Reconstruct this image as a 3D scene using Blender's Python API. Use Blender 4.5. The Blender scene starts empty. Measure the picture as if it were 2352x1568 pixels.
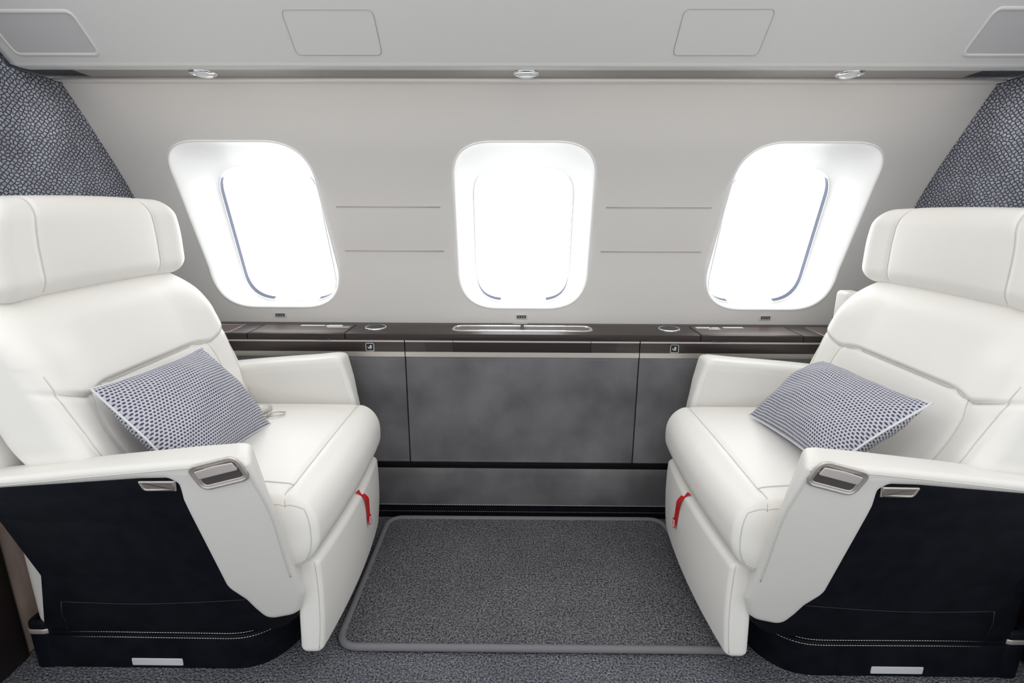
import bpy, math, random
from mathutils import Vector, Matrix, geometry
random.seed(3)
C = bpy.context.scene.collection
R = math.radians
sc = bpy.context.scene

# ------------------------------------------------------------------ materials
def new_mat(name):
    m = bpy.data.materials.new(name); m.use_nodes = True
    nt = m.node_tree; b = nt.nodes['Principled BSDF']
    return m, nt, b
def N(nt, t, **k):
    n = nt.nodes.new(t)
    for a, v in k.items():
        if a in n.inputs: n.inputs[a].default_value = v
        else: setattr(n, a, v)
    return n
def mat(name, col, rough=.5, metal=0, spec=.5, coat=0, coat_rough=.05, bump=None, emis=None, sheen=0):
    m, nt, b = new_mat(name)
    b.inputs['Base Color'].default_value = (*col, 1); b.inputs['Roughness'].default_value = rough
    b.inputs['Metallic'].default_value = metal; b.inputs['Specular IOR Level'].default_value = spec
    b.inputs['Coat Weight'].default_value = coat; b.inputs['Coat Roughness'].default_value = coat_rough
    if sheen: b.inputs['Sheen Weight'].default_value = sheen
    if emis: b.inputs['Emission Color'].default_value = (*col, 1); b.inputs['Emission Strength'].default_value = emis
    if bump:
        sc_, st, dist = bump
        tc = N(nt, 'ShaderNodeTexCoord'); no = N(nt, 'ShaderNodeTexNoise', Scale=sc_, Detail=3.0)
        bp = N(nt, 'ShaderNodeBump', Strength=st, Distance=dist)
        nt.links.new(tc.outputs['Object'], no.inputs['Vector'])
        nt.links.new(no.outputs['Fac'], bp.inputs['Height']); nt.links.new(bp.outputs['Normal'], b.inputs['Normal'])
    return m
def mottled(name, c1, c2, scale, rough=.6, detail=4, stretch=(1,1,1), coat=0, bump=0, spec=.5, lo=.35, hi=.65, coat_rough=.05, bdist=.001):
    m, nt, b = new_mat(name)
    tc = N(nt, 'ShaderNodeTexCoord'); mp = N(nt, 'ShaderNodeMapping'); mp.inputs['Scale'].default_value = stretch
    no = N(nt, 'ShaderNodeTexNoise', Scale=scale, Detail=float(detail)); cr = N(nt, 'ShaderNodeValToRGB')
    cr.color_ramp.elements[0].position = lo; cr.color_ramp.elements[1].position = hi
    cr.color_ramp.elements[0].color = (*c1, 1); cr.color_ramp.elements[1].color = (*c2, 1)
    L = nt.links.new
    L(tc.outputs['Object'], mp.inputs['Vector']); L(mp.outputs['Vector'], no.inputs['Vector']); L(no.outputs['Fac'], cr.inputs['Fac'])
    L(cr.outputs['Color'], b.inputs['Base Color'])
    b.inputs['Roughness'].default_value = rough; b.inputs['Coat Weight'].default_value = coat
    b.inputs['Coat Roughness'].default_value = coat_rough; b.inputs['Specular IOR Level'].default_value = spec
    if bump:
        bp = N(nt, 'ShaderNodeBump', Strength=bump, Distance=bdist); L(no.outputs['Fac'], bp.inputs['Height']); L(bp.outputs['Normal'], b.inputs['Normal'])
    return m

M = {}
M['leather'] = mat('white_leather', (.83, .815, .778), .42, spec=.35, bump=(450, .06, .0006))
M['leather_shade'] = mat('white_leather_shade', (.70, .688, .655), .45, spec=.35, bump=(450, .06, .0006))  # same leather with the side shade put into its colour
M['leather_halfshade'] = mat('white_leather_halfshade', (.75, .738, .705), .45, spec=.35, bump=(450, .06, .0006))  # same leather, darkened partway for the shaded arm sides
M['seam'] = mat('seam_thread', (.62, .61, .565), .7)
M['black'] = mottled('black_leather', (.0035, .004, .007), (.006, .007, .011), 30, rough=.45, spec=.12, bump=.1)
M['blackline'] = mat('black_seam', (.018, .018, .022), .5)
M['stitch'] = mat('white_stitch', (.75, .75, .72), .6)
M['wall'] = mat('wall_panel', (.665, .648, .628), .5, spec=.3)
M['over'] = mat('overhead_panel', (.62, .62, .605), .45, spec=.3)
M['overgroove'] = mat('panel_groove', (.36, .36, .35), .7)
M['recess'] = mat('recess_grey', (.50, .49, .495), .5)
M['bezel'] = mat('window_bezel', (.80, .80, .79), .45)
M['gasket'] = mat('window_gasket', (.10, .115, .165), .6, spec=.2)
M['strip'] = mat('brushed_strip', (.27, .245, .23), .4, metal=.3)
M['trimwhite'] = mat('cream_trim', (.82, .79, .75), .35)
M['chrome'] = mat('chrome', (.78, .78, .78), .12, metal=1)
M['nickel'] = mottled('brushed_nickel', (.52, .485, .455), (.62, .585, .55), 60, rough=.3, stretch=(1, 12, 12)); M['nickel'].node_tree.nodes['Principled BSDF'].inputs['Metallic'].default_value = .6
M['champagne'] = mat('champagne_metal', (.56, .52, .48), .35, metal=.6)
M['cavity'] = mat('dark_cavity', (.17, .15, .14), .3, metal=.6)
M['leverm'] = mat('lever_metal', (.68, .64, .61), .35, metal=.35)
M['latch'] = mat('latch_gloss', (.02, .013, .012), .2, spec=.4)
M['fillerf'] = mottled('shaded_fabric', (.02, .022, .03), (.07, .075, .085), 180, rough=.9)  # bulkhead fabric with the shade under the overhead put into its colour
M['pocket'] = mat('pocket_metal', (.30, .26, .235), .35, metal=.5)
M['suede'] = mottled('grey_suede', (.100, .098, .104), (.190, .186, .194), 7, rough=.75, detail=6, spec=.2, lo=.3, hi=.7)
M['suedestitch'] = mat('grey_stitch', (.24, .24, .25), .7)
M['wood'] = mottled('dark_wood_gloss', (.013, .008, .008), (.028, .018, .016), 9, rough=.35, stretch=(1, 14, 30), coat=.5, coat_rough=.03)
M['ledge'] = mottled('ledge_lacquer', (.026, .018, .018), (.038, .028, .027), 9, rough=.42, stretch=(1, 14, 30), coat=.1, coat_rough=.15, spec=.3)
M['lidtop'] = mottled('lid_wood', (.055, .036, .032), (.085, .058, .05), 9, rough=.3, stretch=(1, 14, 30), coat=.25, coat_rough=.12, spec=.3)
M['darkgap'] = mat('dark_gap', (.006, .005, .005), .8)
M['palestrip'] = mat('pale_strip', (.72, .70, .72), .5)
M['blackgloss'] = mat('black_gloss', (.012, .012, .016), .15, spec=.5)
M['greybutton'] = mat('grey_button', (.07, .07, .075), .6, spec=.2)
M['white'] = mat('white_mark', (.85, .85, .9), .5, emis=.25)
M['red'] = mat('red_strap', (.62, .01, .015), .55)
M['plate'] = mat('pale_plate', (.60, .61, .66), .35)
M['rugborder'] = mat('rug_binding', (.17, .17, .182), .85, bump=(600, .4, .001))
M['beige'] = mottled('beige_panel', (.50, .38, .32), (.60, .47, .41), 9, rough=.5, stretch=(1, 6, 1))
M['darkbrown'] = mat('dark_brown', (.012, .006, .007), .6)
M['buckle'] = mat('buckle_plastic', (.62, .60, .57), .35)
M['lens'] = mat('lamp_lens', (.82, .84, .84), .12, spec=.7)
M['piping'] = mat('pillow_piping', (.66, .66, .70), .6)
M['shell'] = mat('seat_shell', (.60, .58, .55), .6)

def carpet(name, c1, c2, sc_=330):
    m, nt, b = new_mat(name); L = nt.links.new
    tc = N(nt, 'ShaderNodeTexCoord')
    n1 = N(nt, 'ShaderNodeTexNoise', Scale=float(sc_), Detail=3.0, Roughness=.7); v = N(nt, 'ShaderNodeTexVoronoi', Scale=sc_*.8)
    n2 = N(nt, 'ShaderNodeTexNoise', Scale=6.0, Detail=3.0)
    for q in (n1, v, n2): L(tc.outputs['Object'], q.inputs['Vector'])
    cr = N(nt, 'ShaderNodeValToRGB'); cr.color_ramp.elements[0].position = .38; cr.color_ramp.elements[1].position = .66
    cr.color_ramp.elements[0].color = (*c1, 1); cr.color_ramp.elements[1].color = (*c2, 1)
    L(n1.outputs['Fac'], cr.inputs['Fac'])
    mr = N(nt, 'ShaderNodeMapRange'); mr.inputs['To Min'].default_value = .75; mr.inputs['To Max'].default_value = 1.25
    L(n2.outputs['Fac'], mr.inputs['Value'])
    mx = N(nt, 'ShaderNodeVectorMath', operation='SCALE'); L(cr.outputs['Color'], mx.inputs[0]); L(mr.outputs['Result'], mx.inputs['Scale'])
    L(mx.outputs['Vector'], b.inputs['Base Color']); b.inputs['Roughness'].default_value = .95; b.inputs['Specular IOR Level'].default_value = .1
    bp = N(nt, 'ShaderNodeBump', Strength=.9, Distance=.004); bp.invert = True
    L(v.outputs['Distance'], bp.inputs['Height']); L(bp.outputs['Normal'], b.inputs['Normal'])
    return m
M['carpet'] = carpet('carpet_charcoal', (.022, .024, .034), (.27, .275, .30), 240)
M['rug'] = carpet('rug_charcoal', (.024, .025, .031), (.26, .255, .27), 240)

def fabric():
    m, nt, b = new_mat('bulkhead_fabric'); L = nt.links.new
    tc = N(nt, 'ShaderNodeTexCoord'); sp = N(nt, 'ShaderNodeSeparateXYZ'); cb = N(nt, 'ShaderNodeCombineXYZ')
    L(tc.outputs['Object'], sp.inputs[0]); L(sp.outputs['Y'], cb.inputs['X']); L(sp.outputs['Z'], cb.inputs['Y'])
    mp = N(nt, 'ShaderNodeMapping'); mp.inputs['Rotation'].default_value = (0, 0, R(38)); mp.inputs['Scale'].default_value = (1.0, 1.25, 1)
    L(cb.outputs[0], mp.inputs['Vector'])
    v = N(nt, 'ShaderNodeTexVoronoi', Scale=98.0, Randomness=.6); v.voronoi_dimensions = '2D'; v.feature = 'DISTANCE_TO_EDGE'
    v2 = N(nt, 'ShaderNodeTexVoronoi', Scale=98.0, Randomness=.6); v2.voronoi_dimensions = '2D'
    L(mp.outputs[0], v.inputs['Vector']); L(mp.outputs[0], v2.inputs['Vector'])
    mp2 = N(nt, 'ShaderNodeMapping'); mp2.inputs['Scale'].default_value = (1, 4, 1); mp2.inputs['Rotation'].default_value = (0, 0, R(-30)); L(cb.outputs[0], mp2.inputs['Vector'])
    no = N(nt, 'ShaderNodeTexNoise', Scale=160.0, Detail=3.0, Roughness=.7); L(mp2.outputs[0], no.inputs['Vector'])
    big = N(nt, 'ShaderNodeTexNoise', Scale=9.0, Detail=2.0); L(cb.outputs[0], big.inputs['Vector'])
    cr = N(nt, 'ShaderNodeValToRGB'); e = cr.color_ramp.elements; e[0].position = .36; e[1].position = .66
    e[0].color = (.075, .085, .125, 1); e[1].color = (.54, .55, .61, 1); L(no.outputs['Fac'], cr.inputs['Fac'])
    mr = N(nt, 'ShaderNodeMapRange'); mr.inputs['From Min'].default_value = .03; mr.inputs['From Max'].default_value = .20
    L(v.outputs['Distance'], mr.inputs['Value'])
    mx = N(nt, 'ShaderNodeMix', data_type='RGBA'); L(mr.outputs[0], mx.inputs[0]); mx.inputs[6].default_value = (.014, .018, .035, 1)
    L(cr.outputs['Color'], mx.inputs[7])
    m3 = N(nt, 'ShaderNodeMapRange'); m3.inputs['From Min'].default_value = .3; m3.inputs['From Max'].default_value = .7
    m3.inputs['To Min'].default_value = .75; m3.inputs['To Max'].default_value = 1.25; L(big.outputs['Fac'], m3.inputs['Value'])
    sm = N(nt, 'ShaderNodeVectorMath', operation='SCALE'); L(mx.outputs[2], sm.inputs[0]); L(m3.outputs[0], sm.inputs['Scale'])
    L(sm.outputs['Vector'], b.inputs['Base Color']); b.inputs['Roughness'].default_value = .85
    bp = N(nt, 'ShaderNodeBump', Strength=.8, Distance=.002); L(mr.outputs[0], bp.inputs['Height']); L(bp.outputs[0], b.inputs['Normal'])
    return m
M['fabric'] = fabric()

def knit():
    m, nt, b = new_mat('pillow_knit'); L = nt.links.new
    uv = N(nt, 'ShaderNodeUVMap'); uv.uv_map = 'UVMap'; sp = N(nt, 'ShaderNodeSeparateXYZ'); L(uv.outputs[0], sp.inputs[0])
    def mth(op, a, b_=None):
        n = N(nt, 'ShaderNodeMath', operation=op)
        for i, x in enumerate((a, b_)):
            if x is None: continue
            if isinstance(x, (int, float)): n.inputs[i].default_value = x
            else: L(x, n.inputs[i])
        return n.outputs[0]
    u = mth('MULTIPLY', sp.outputs['X'], 46.0); v = mth('MULTIPLY', sp.outputs['Y'], 46.0)
    row = mth('FLOOR', v); sh = mth('MULTIPLY', mth('MODULO', row, 2.0), .5)
    fu = mth('SUBTRACT', mth('FRACT', mth('ADD', u, sh)), .5); fv = mth('SUBTRACT', mth('FRACT', v), .5)
    d = mth('SQRT', mth('ADD', mth('MULTIPLY', mth('MULTIPLY', fu, fu), 1.0), mth('MULTIPLY', mth('MULTIPLY', fv, fv), 1.5)))
    tc = N(nt, 'ShaderNodeTexCoord'); no = N(nt, 'ShaderNodeTexNoise', Scale=260.0, Detail=2.0); L(tc.outputs['Object'], no.inputs['Vector'])
    dd = mth('ADD', d, mth('MULTIPLY', mth('SUBTRACT', no.outputs['Fac'], .5), .22))
    mr = N(nt, 'ShaderNodeMapRange'); mr.inputs['From Min'].default_value = .29; mr.inputs['From Max'].default_value = .42; L(dd, mr.inputs['Value'])
    mx = N(nt, 'ShaderNodeMix', data_type='RGBA'); L(mr.outputs[0], mx.inputs[0]); mx.inputs[6].default_value = (.045, .05, .085, 1); mx.inputs[7].default_value = (.50, .50, .56, 1)
    L(mx.outputs[2], b.inputs['Base Color']); b.inputs['Roughness'].default_value = .85
    bp = N(nt, 'ShaderNodeBump', Strength=.5, Distance=.002); L(mr.outputs[0], bp.inputs['Height']); L(bp.outputs[0], b.inputs['Normal'])
    return m
M['knit'] = knit()
def glass():
    m = bpy.data.materials.new('window_glass'); m.use_nodes = True; nt = m.node_tree; nt.nodes.clear()
    o = nt.nodes.new('ShaderNodeOutputMaterial'); t = nt.nodes.new('ShaderNodeBsdfTransparent'); g = nt.nodes.new('ShaderNodeBsdfGlossy')
    g.inputs['Roughness'].default_value = .02; mx = nt.nodes.new('ShaderNodeMixShader'); mx.inputs[0].default_value = .05
    t.inputs[0].default_value = (.97, .98, .98, 1)
    nt.links.new(t.outputs[0], mx.inputs[1]); nt.links.new(g.outputs[0], mx.inputs[2]); nt.links.new(mx.outputs[0], o.inputs[0]); return m
M['glass'] = glass()

# ------------------------------------------------------------------ object helpers
def link(name, verts, faces, m, parent=None, smooth=True, flip=False, uvs=None, sharp=None):
    off = parent.matrix_world.translation if parent is not None else Vector((0, 0, 0))
    if parent is not None:
        off = Vector(parent['_o'])
    vs = [(v[0]-off[0], v[1]-off[1], v[2]-off[2]) for v in verts]
    if flip: faces = [tuple(reversed(f)) for f in faces]
    me = bpy.data.meshes.new(name); me.from_pydata(vs, [], faces); me.update()
    if uvs:
        ul = me.uv_layers.new(name='UVMap')
        for lp in me.loops: ul.data[lp.index].uv = uvs[lp.vertex_index]
    me.materials.append(m)
    o = bpy.data.objects.new(name, me); C.objects.link(o)
    if parent is not None: o.parent = parent
    o['_o'] = tuple(off)
    if smooth:
        me.shade_smooth()
        if sharp: me.set_sharp_from_angle(angle=R(sharp))
    return o
def tag(o, label=None, cat=None, group=None, kind=None):
    if label: o['label'] = label
    if cat: o['category'] = cat
    if group: o['group'] = group
    if kind: o['kind'] = kind
    return o
def thing(name, loc, label, cat, group=None):
    o = bpy.data.objects.new(name, None); C.objects.link(o); o.location = loc; o.empty_display_size = .05
    o['_o'] = tuple(loc)
    return tag(o, label, cat, group)
class MB:
    def __init__(s): s.v = []; s.f = []
    def add(s, v, f): n = len(s.v); s.v += [tuple(p) for p in v]; s.f += [tuple(i+n for i in q) for q in f]; return s
    def box(s, x0, x1, y0, y1, z0, z1):
        v = [(x, y, z) for x in (x0, x1) for y in (y0, y1) for z in (z0, z1)]
        return s.add(v, [(0,1,3,2),(4,6,7,5),(0,4,5,1),(2,3,7,6),(0,2,6,4),(1,5,7,3)])
    def link(s, *a, **k): return link(a[0], s.v, s.f, *a[1:], **k)

def tube(pts, r, closed=False, n=6):
    pts = [Vector(p) for p in pts]; V = []; F = []; k = len(pts); up = None
    for i, p in enumerate(pts):
        a = pts[(i-1) % k] if (closed or i > 0) else p; b = pts[(i+1) % k] if (closed or i < k-1) else p
        t = (b-a).normalized()
        if up is None:
            up = Vector((0, 0, 1)) if abs(t.z) < .9 else Vector((1, 0, 0))
        s = t.cross(up).normalized(); up = s.cross(t).normalized()
        for j in range(n):
            A = 2*math.pi*j/n; V.append(p + (s*math.cos(A)+up*math.sin(A))*r)
    m = k if closed else k-1
    for i in range(m):
        for j in range(n):
            F.append((i*n+j, ((i+1) % k)*n+j, ((i+1) % k)*n+(j+1) % n, i*n+(j+1) % n))
    if not closed: F.append(tuple(range(n))); F.append(tuple(reversed([(k-1)*n+j for j in range(n)])))
    return V, F
def dashes(pts, r, L=.005, gap=.0035):
    """short stitches along a polyline"""
    mb = MB(); pts = [Vector(p) for p in pts]; d = 0
    cum = [0]
    for a, b in zip(pts, pts[1:]): cum.append(cum[-1]+(b-a).length)
    def at(s):
        for i in range(len(pts)-1):
            if s <= cum[i+1]: return pts[i].lerp(pts[i+1], (s-cum[i])/max(1e-9, cum[i+1]-cum[i]))
        return pts[-1]
    s = 0
    while s+L < cum[-1]:
        mb.add(*tube([at(s), at(s+L)], r, n=4)); s += L+gap
    return mb
def catmull(P, k=6, closed=False):
    P = [Vector(p) for p in P]; n = len(P); out = []
    rng = range(n if closed else n-1)
    for i in rng:
        if closed: a, b, c, d = P[(i-1) % n], P[i], P[(i+1) % n], P[(i+2) % n]
        else: a, b, c, d = P[max(i-1, 0)], P[i], P[i+1], P[min(i+2, n-1)]
        for j in range(k):
            t = j/k
            out.append(.5*((2*b)+(c-a)*t+(2*a-5*b+4*c-d)*t*t+(3*b-a-3*c+d)*t**3))
    if not closed: out.append(P[-1])
    return out
def round_poly(P, rad, seg=6):
    """round each corner of a closed 2D polygon; rad scalar or list"""
    n = len(P); out = []
    for i in range(n):
        r = rad[i] if isinstance(rad, (list, tuple)) else rad
        p = Vector(P[i]); a = Vector(P[i-1])-p; b = Vector(P[(i+1) % n])-p
        la, lb = a.length, b.length; a.normalize(); b.normalize()
        ang = a.angle(b)
        if r <= 0 or ang > math.pi-.02: out.append(p); continue
        t = min(r/math.tan(ang/2), .49*la, .49*lb)
        A = p+a*t; B = p+b*t
        for j in range(seg+1):
            u = j/seg; out.append((1-u)**2*A+2*u*(1-u)*p+u*u*B)
    return out
def area2(P): return sum(P[i][0]*P[(i+1) % len(P)][1]-P[(i+1) % len(P)][0]*P[i][1] for i in range(len(P)))
def inset(P, d):
    n = len(P); out = []
    for i in range(n):
        a = (P[i]-P[i-1]); b = (P[(i+1) % n]-P[i])
        if a.length < 1e-9: a = b
        if b.length < 1e-9: b = a
        a = a.normalized(); b = b.normalized()
        na = Vector((-a.y, a.x)); nb = Vector((-b.y, b.x)); m = na+nb
        if m.length < 1e-6: m = na
        m.normalize(); c = max(.4, m.dot(na)); out.append(P[i]+m*d/c)
    return out
def slab(poly, T, b, f, seg=4, both=True):
    """solid plate from a 2D outline; f(u,v,h) -> 3D, h in 0..T; bevel b on the h=T side (and h=0 side)"""
    P = [Vector(p) for p in poly]
    if area2(P) < 0: P = P[::-1]
    rings = []
    if both:
        for k in range(seg+1):
            a = math.pi/2*k/seg; rings.append((b*(1-math.sin(a)), b*(1-math.cos(a))))
    else: rings.append((0, 0))
    for k in range(seg+1):
        a = math.pi/2*k/seg; rings.append((b*(1-math.cos(a)), T-b+b*math.sin(a)))
    V = []; F = []; n = len(P); R0 = None; R1 = None
    for i, (ins, h) in enumerate(rings):
        Q = inset(P, ins) if ins > 0 else P
        if i == 0: R0 = Q
        R1 = Q
        V += [Vector(f(q.x, q.y, h)) for q in Q]
    for k in range(len(rings)-1):
        for j in range(n):
            F.append((k*n+j, k*n+(j+1) % n, (k+1)*n+(j+1) % n, (k+1)*n+j))
    def cap(Q, base, rev):
        tri = geometry.tessellate_polygon([[Vector((q.x, q.y, 0)) for q in Q]])
        for t in tri:
            a = (Q[t[1]]-Q[t[0]]).cross(Q[t[2]]-Q[t[0]])
            t = tuple(t) if a > 0 else tuple(reversed(t))
            F.append(tuple(base+i for i in (reversed(t) if rev else t)))
    cap(R0, 0, True); cap(R1, (len(rings)-1)*n, False)
    # fix orientation if f mirrors
    o = Vector(f(0, 0, 0)); det = (Vector(f(1e-3, 0, 0))-o).cross(Vector(f(0, 1e-3, 0))-o).dot(Vector(f(0, 0, 1e-3))-o)
    if det < 0: F = [tuple(reversed(q)) for q in F]
    return V, F

class RBox:
    """rounded box with per-axis rounding radii, then a deform function"""
    def __init__(s, h, r, m=(20, 20, 20), k=5, deform=None):
        s.h = h; s.r = r; s.df = deform or (lambda p: p)
        def ax(H, r, m):
            L = []
            for i in range(k): L.append(-H + r*(1-math.tan(math.pi/4*(1-i/k))))
            L += [-(H-r)+2*(H-r)*i/m for i in range(m+1)]
            for i in range(k-1, -1, -1): L.append(H - r*(1-math.tan(math.pi/4*(1-i/k))))
            return L
        A = [ax(h[i], r[i], m[i]) for i in range(3)]
        s.V = []; s.F = []; idx = {}
        def vid(p):
            key = tuple(round(c, 6) for c in p)
            if key not in idx: idx[key] = len(s.V); s.V.append(s.pt(p))
            return idx[key]
        for a in range(3):
            b, c = (a+1) % 3, (a+2) % 3
            for sg in (-1, 1):
                for i in range(len(A[b])-1):
                    for j in range(len(A[c])-1):
                        q = []
                        for (ii, jj) in ((i, j), (i+1, j), (i+1, j+1), (i, j+1)):
                            p = [0, 0, 0]; p[a] = sg*h[a]; p[b] = A[b][ii]; p[c] = A[c][jj]; q.append(vid(p))
                        if sg < 0: q.reverse()
                        if len(set(q)) == 4: s.F.append(tuple(q))
    def pt(s, p):
        q = [max(-(s.h[i]-s.r[i]), min(s.h[i]-s.r[i], p[i])) for i in range(3)]
        d = [(p[i]-q[i])/s.r[i] for i in range(3)]; L = math.sqrt(sum(x*x for x in d))
        if L > 1e-9: q = [q[i]+d[i]/L*s.r[i] for i in range(3)]
        return Vector(s.df(Vector(q)))
    def line(s, P, lift=0):
        return [s.pt(p) for p in P]
def ss(a, b, x):
    t = max(0, min(1, (x-a)/(b-a))); return t*t*(3-2*t)
def g(x, w): return math.exp(-(x/w)**2)
def seq(a, b, n): return [a+(b-a)*i/(n-1) for i in range(n)]

# ------------------------------------------------------------------ room shell
XB = 1.10
prof = catmull([Vector((y, z, 0)) for y, z in [(1.655, .58), (1.653, .606), (1.647, .69), (1.625, .80), (1.596, .88), (1.554, .972), (1.504, 1.055), (1.452, 1.128), (1.402, 1.196), (1.355, 1.256)]], 8)
cum = [0]
for a, b in zip(prof, prof[1:]): cum.append(cum[-1]+(b-a).length)
S0 = cum[8]     # s = 0 at the ledge
def W(x, s, h=0):
    s = s+S0
    i = 0
    while i < len(cum)-2 and s > cum[i+1]: i += 1
    t = (s-cum[i])/(cum[i+1]-cum[i]); p = prof[i].lerp(prof[i+1], t)
    def tan(j): j = max(0, min(len(prof)-2, j)); return (prof[j+1]-prof[j]).normalized()
    d = tan(i-1).lerp(tan(i+1), t).normalized()
    return Vector((x, p.x-d.y*h, p.y+d.x*h))    # normal into the cabin
SMAX = cum[-1]-S0-1e-4
WX = [-.766, 0.000, .761]
def win_outline(cx, n=24, grow=0):
    s0, s1 = .048, .569; P = [(cx-.202-grow, s0-grow), (cx+.202+grow, s0-grow), (cx+.192+grow, s1+grow), (cx-.192-grow, s1+grow)]
    return round_poly(P, [.125, .125, .11, .11], n)
holes = [win_outline(c) for c in WX]
def inside(p, P):
    c = False; n = len(P)
    for i in range(n):
        a, b = P[i], P[i-1]
        if (a[1] > p[1]) != (b[1] > p[1]) and p[0] < (b[0]-a[0])*(p[1]-a[1])/(b[1]-a[1])+a[0]: c = not c
    return c
pts = []; edges = []
xs = seq(-XB-.02, XB+.02, 111); sl = seq(-S0, SMAX, 34)
big = [win_outline(c, grow=.008) for c in WX]
for x in xs:
    for s in sl:
        if not any(inside((x, s), h) for h in big): pts.append(Vector((x, s)))
for h in holes:
    b = len(pts); pts += h; n = len(h); edges += [(b+i, b+(i+1) % n) for i in range(n)]
vs, _, fs, *_ = geometry.delaunay_2d_cdt(pts, edges, [], 0, 1e-6)
F = []
for f in fs:
    c = sum((vs[i] for i in f), Vector((0, 0)))/3
    if not any(inside(c, h) for h in holes): F.append(tuple(f))
wall = link('wall_back', [W(v.x, v.y) for v in vs], F, M['wall']); tag(wall, 'curved pale cabin side wall with three window openings', 'wall', kind='structure')
nrm = [-(W(v.x, v.y, .01)-W(v.x, v.y, 0)).normalized() for v in vs]
if wall.data.polygons[0].normal.dot(nrm[wall.data.polygons[0].vertices[0]]) < 0: nrm = [-q for q in nrm]
wall.data.normals_split_custom_set_from_vertices(nrm)

# windows
y0i, z0i, y1i, z1i = 1.765, .650, 1.625, 1.08
for k, cx in enumerate(WX):
    wname = 'window_%d' % (k+1)
    wt = thing(wname, (cx, 1.65, .85), ['bright left cabin window behind the left seat', 'bright middle cabin window above the folded table', 'bright right cabin window behind the right seat'][k], 'window'); wt['kind'] = 'structure'
    out = win_outline(cx)
    inn = round_poly([(cx-.158, 0), (cx+.158, 0), (cx+.155, 1), (cx-.155, 1)], 0)
    Li = math.hypot(y1i-y0i, z1i-z0i)
    inn = round_poly([(cx-.158, 0), (cx+.158, 0), (cx+.153, Li), (cx-.153, Li)], [.10, .10, .09, .09], 24)
    def IN(p, e=0):
        t = p.y/Li; return Vector((p.x, y0i+(y1i-y0i)*t+e*.95, z0i+(z1i-z0i)*t+e*.3))
    n = len(out); V = []; F = []
    rings = []
    for off, h in ((-.003, .0003), (-.002, .0018), (0, .0022), (.002, .001), (.005, -.004)):
        rings.append([W(q.x, q.y, h) for q in inset(out, off)])
    base = rings[-1]; innr = [IN(p) for p in inn]
    deep = [W(q.x, q.y, -.03) for q in inset(out, .014)]
    for t in (.2, .4, .6, .8, 1.0):
        ring = []
        for a, d, b in zip(base, deep, innr):
            ring.append((1-t)**2*a+2*t*(1-t)*(d*.6+b*.4)+t*t*b)
        rings.append(ring)
    rings.append([IN(p, .006) for p in inset(inn, .006)])
    for r in rings: V += r
    for a in range(len(rings)-1):
        for j in range(n): F.append((a*n+j, a*n+(j+1) % n, (a+1)*n+(j+1) % n, (a+1)*n+j))
    link('bezel', V, F, M['bezel'], wt, flip=True)
    gk = inset(inn, .0075)
    side_run = [j_ for j_ in range(n) if inn[j_].y < Li*.93 and abs(inn[j_].x-cx) > .075]
    V2 = [IN(p, .0055) for p in gk]+[IN(p, .026) for p in gk]
    F2 = [(j_, (j_+1) % n, n+(j_+1) % n, n+j_) for j_ in side_run]
    link('shade_track', V2, F2, M['gasket'], wt, flip=True)
    link('pane', [IN(p, .0265) for p in inset(inn, .004)], [tuple(range(n))], M['glass'], wt, smooth=False)

# inlaid strips in the wall
for i, (x0, x1, s) in enumerate([(-.535, -.2375, .374), (-.537, -.238, .2335), (.234, .532, .3745), (.233, .532, .234)]):
    mb = MB(); V = []
    for x in seq(x0, x1, 12):
        V += [W(x, s-.0018, -.001), W(x, s-.0018, .0012), W(x, s+.0018, .0012), W(x, s+.0018, -.001)]
    F = [(a*4+j, a*4+(j+1) % 4, a*4+4+(j+1) % 4, a*4+4+j) for a in range(11) for j in range(4)]+[(3, 2, 1, 0), (44, 45, 46, 47)]
    o = link('trim_%d' % (i+1), V, F, M['champagne'], smooth=False)
    tag(o, ['upper thin metal inlay line left of the middle window', 'lower thin metal inlay line left of the middle window', 'upper thin metal inlay line right of the middle window', 'lower thin metal inlay line right of the middle window'][i], 'inlay strip', kind='structure')

# overhead panel (sloping bin face) and ceiling
op = [(1.213, 1.256), (1.2185, 1.2515), (1.224, 1.2505), (1.2275, 1.2535), (1.226, 1.2585)]
k = 2.475+.008
pr = [(1.255, 1.2515), (1.232, 1.2505), (1.2275, 1.2508), (1.2235, 1.2540), (1.2215, 1.2575)]
pr += [(2.479-z, z) for z in [1.2585, 1.260, 1.263]+seq(1.268, 1.58, 8)]
pr += [(.86, 1.625), (.80, 1.66), (.70, 1.69), (.4, 1.71), (-.3, 1.72)]
xs = [-1.092]+seq(-1.08, 1.08, 19)+[1.092]
V = []; F = []
for i, x in enumerate(xs):
    for j, (y, z) in enumerate(pr):
        if i in (0, len(xs)-1) and j < 5: y2, z2 = pr[5]; t = .6; y, z = y*(1-t)+y2*t, z*(1-t)+z2*t
        V.append((x, y, z))
m_ = len(pr)
for i in range(len(xs)-1):
    for j in range(m_-1): F.append((i*m_+j, i*m_+j+1, (i+1)*m_+j+1, (i+1)*m_+j))
o = link('ceiling', V, F, M['over']); tag(o, 'pale sloping overhead panel above the windows', 'ceiling', kind='structure')
md = o.modifiers.new('t', 'SOLIDIFY'); md.thickness = .012; md.offset = 1
def OV(x, z, h=0):   # on the sloping face, x across, z height, h toward cabin
    return Vector((x, 2.479-z-h*.7071, z-h*.7071))
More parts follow.
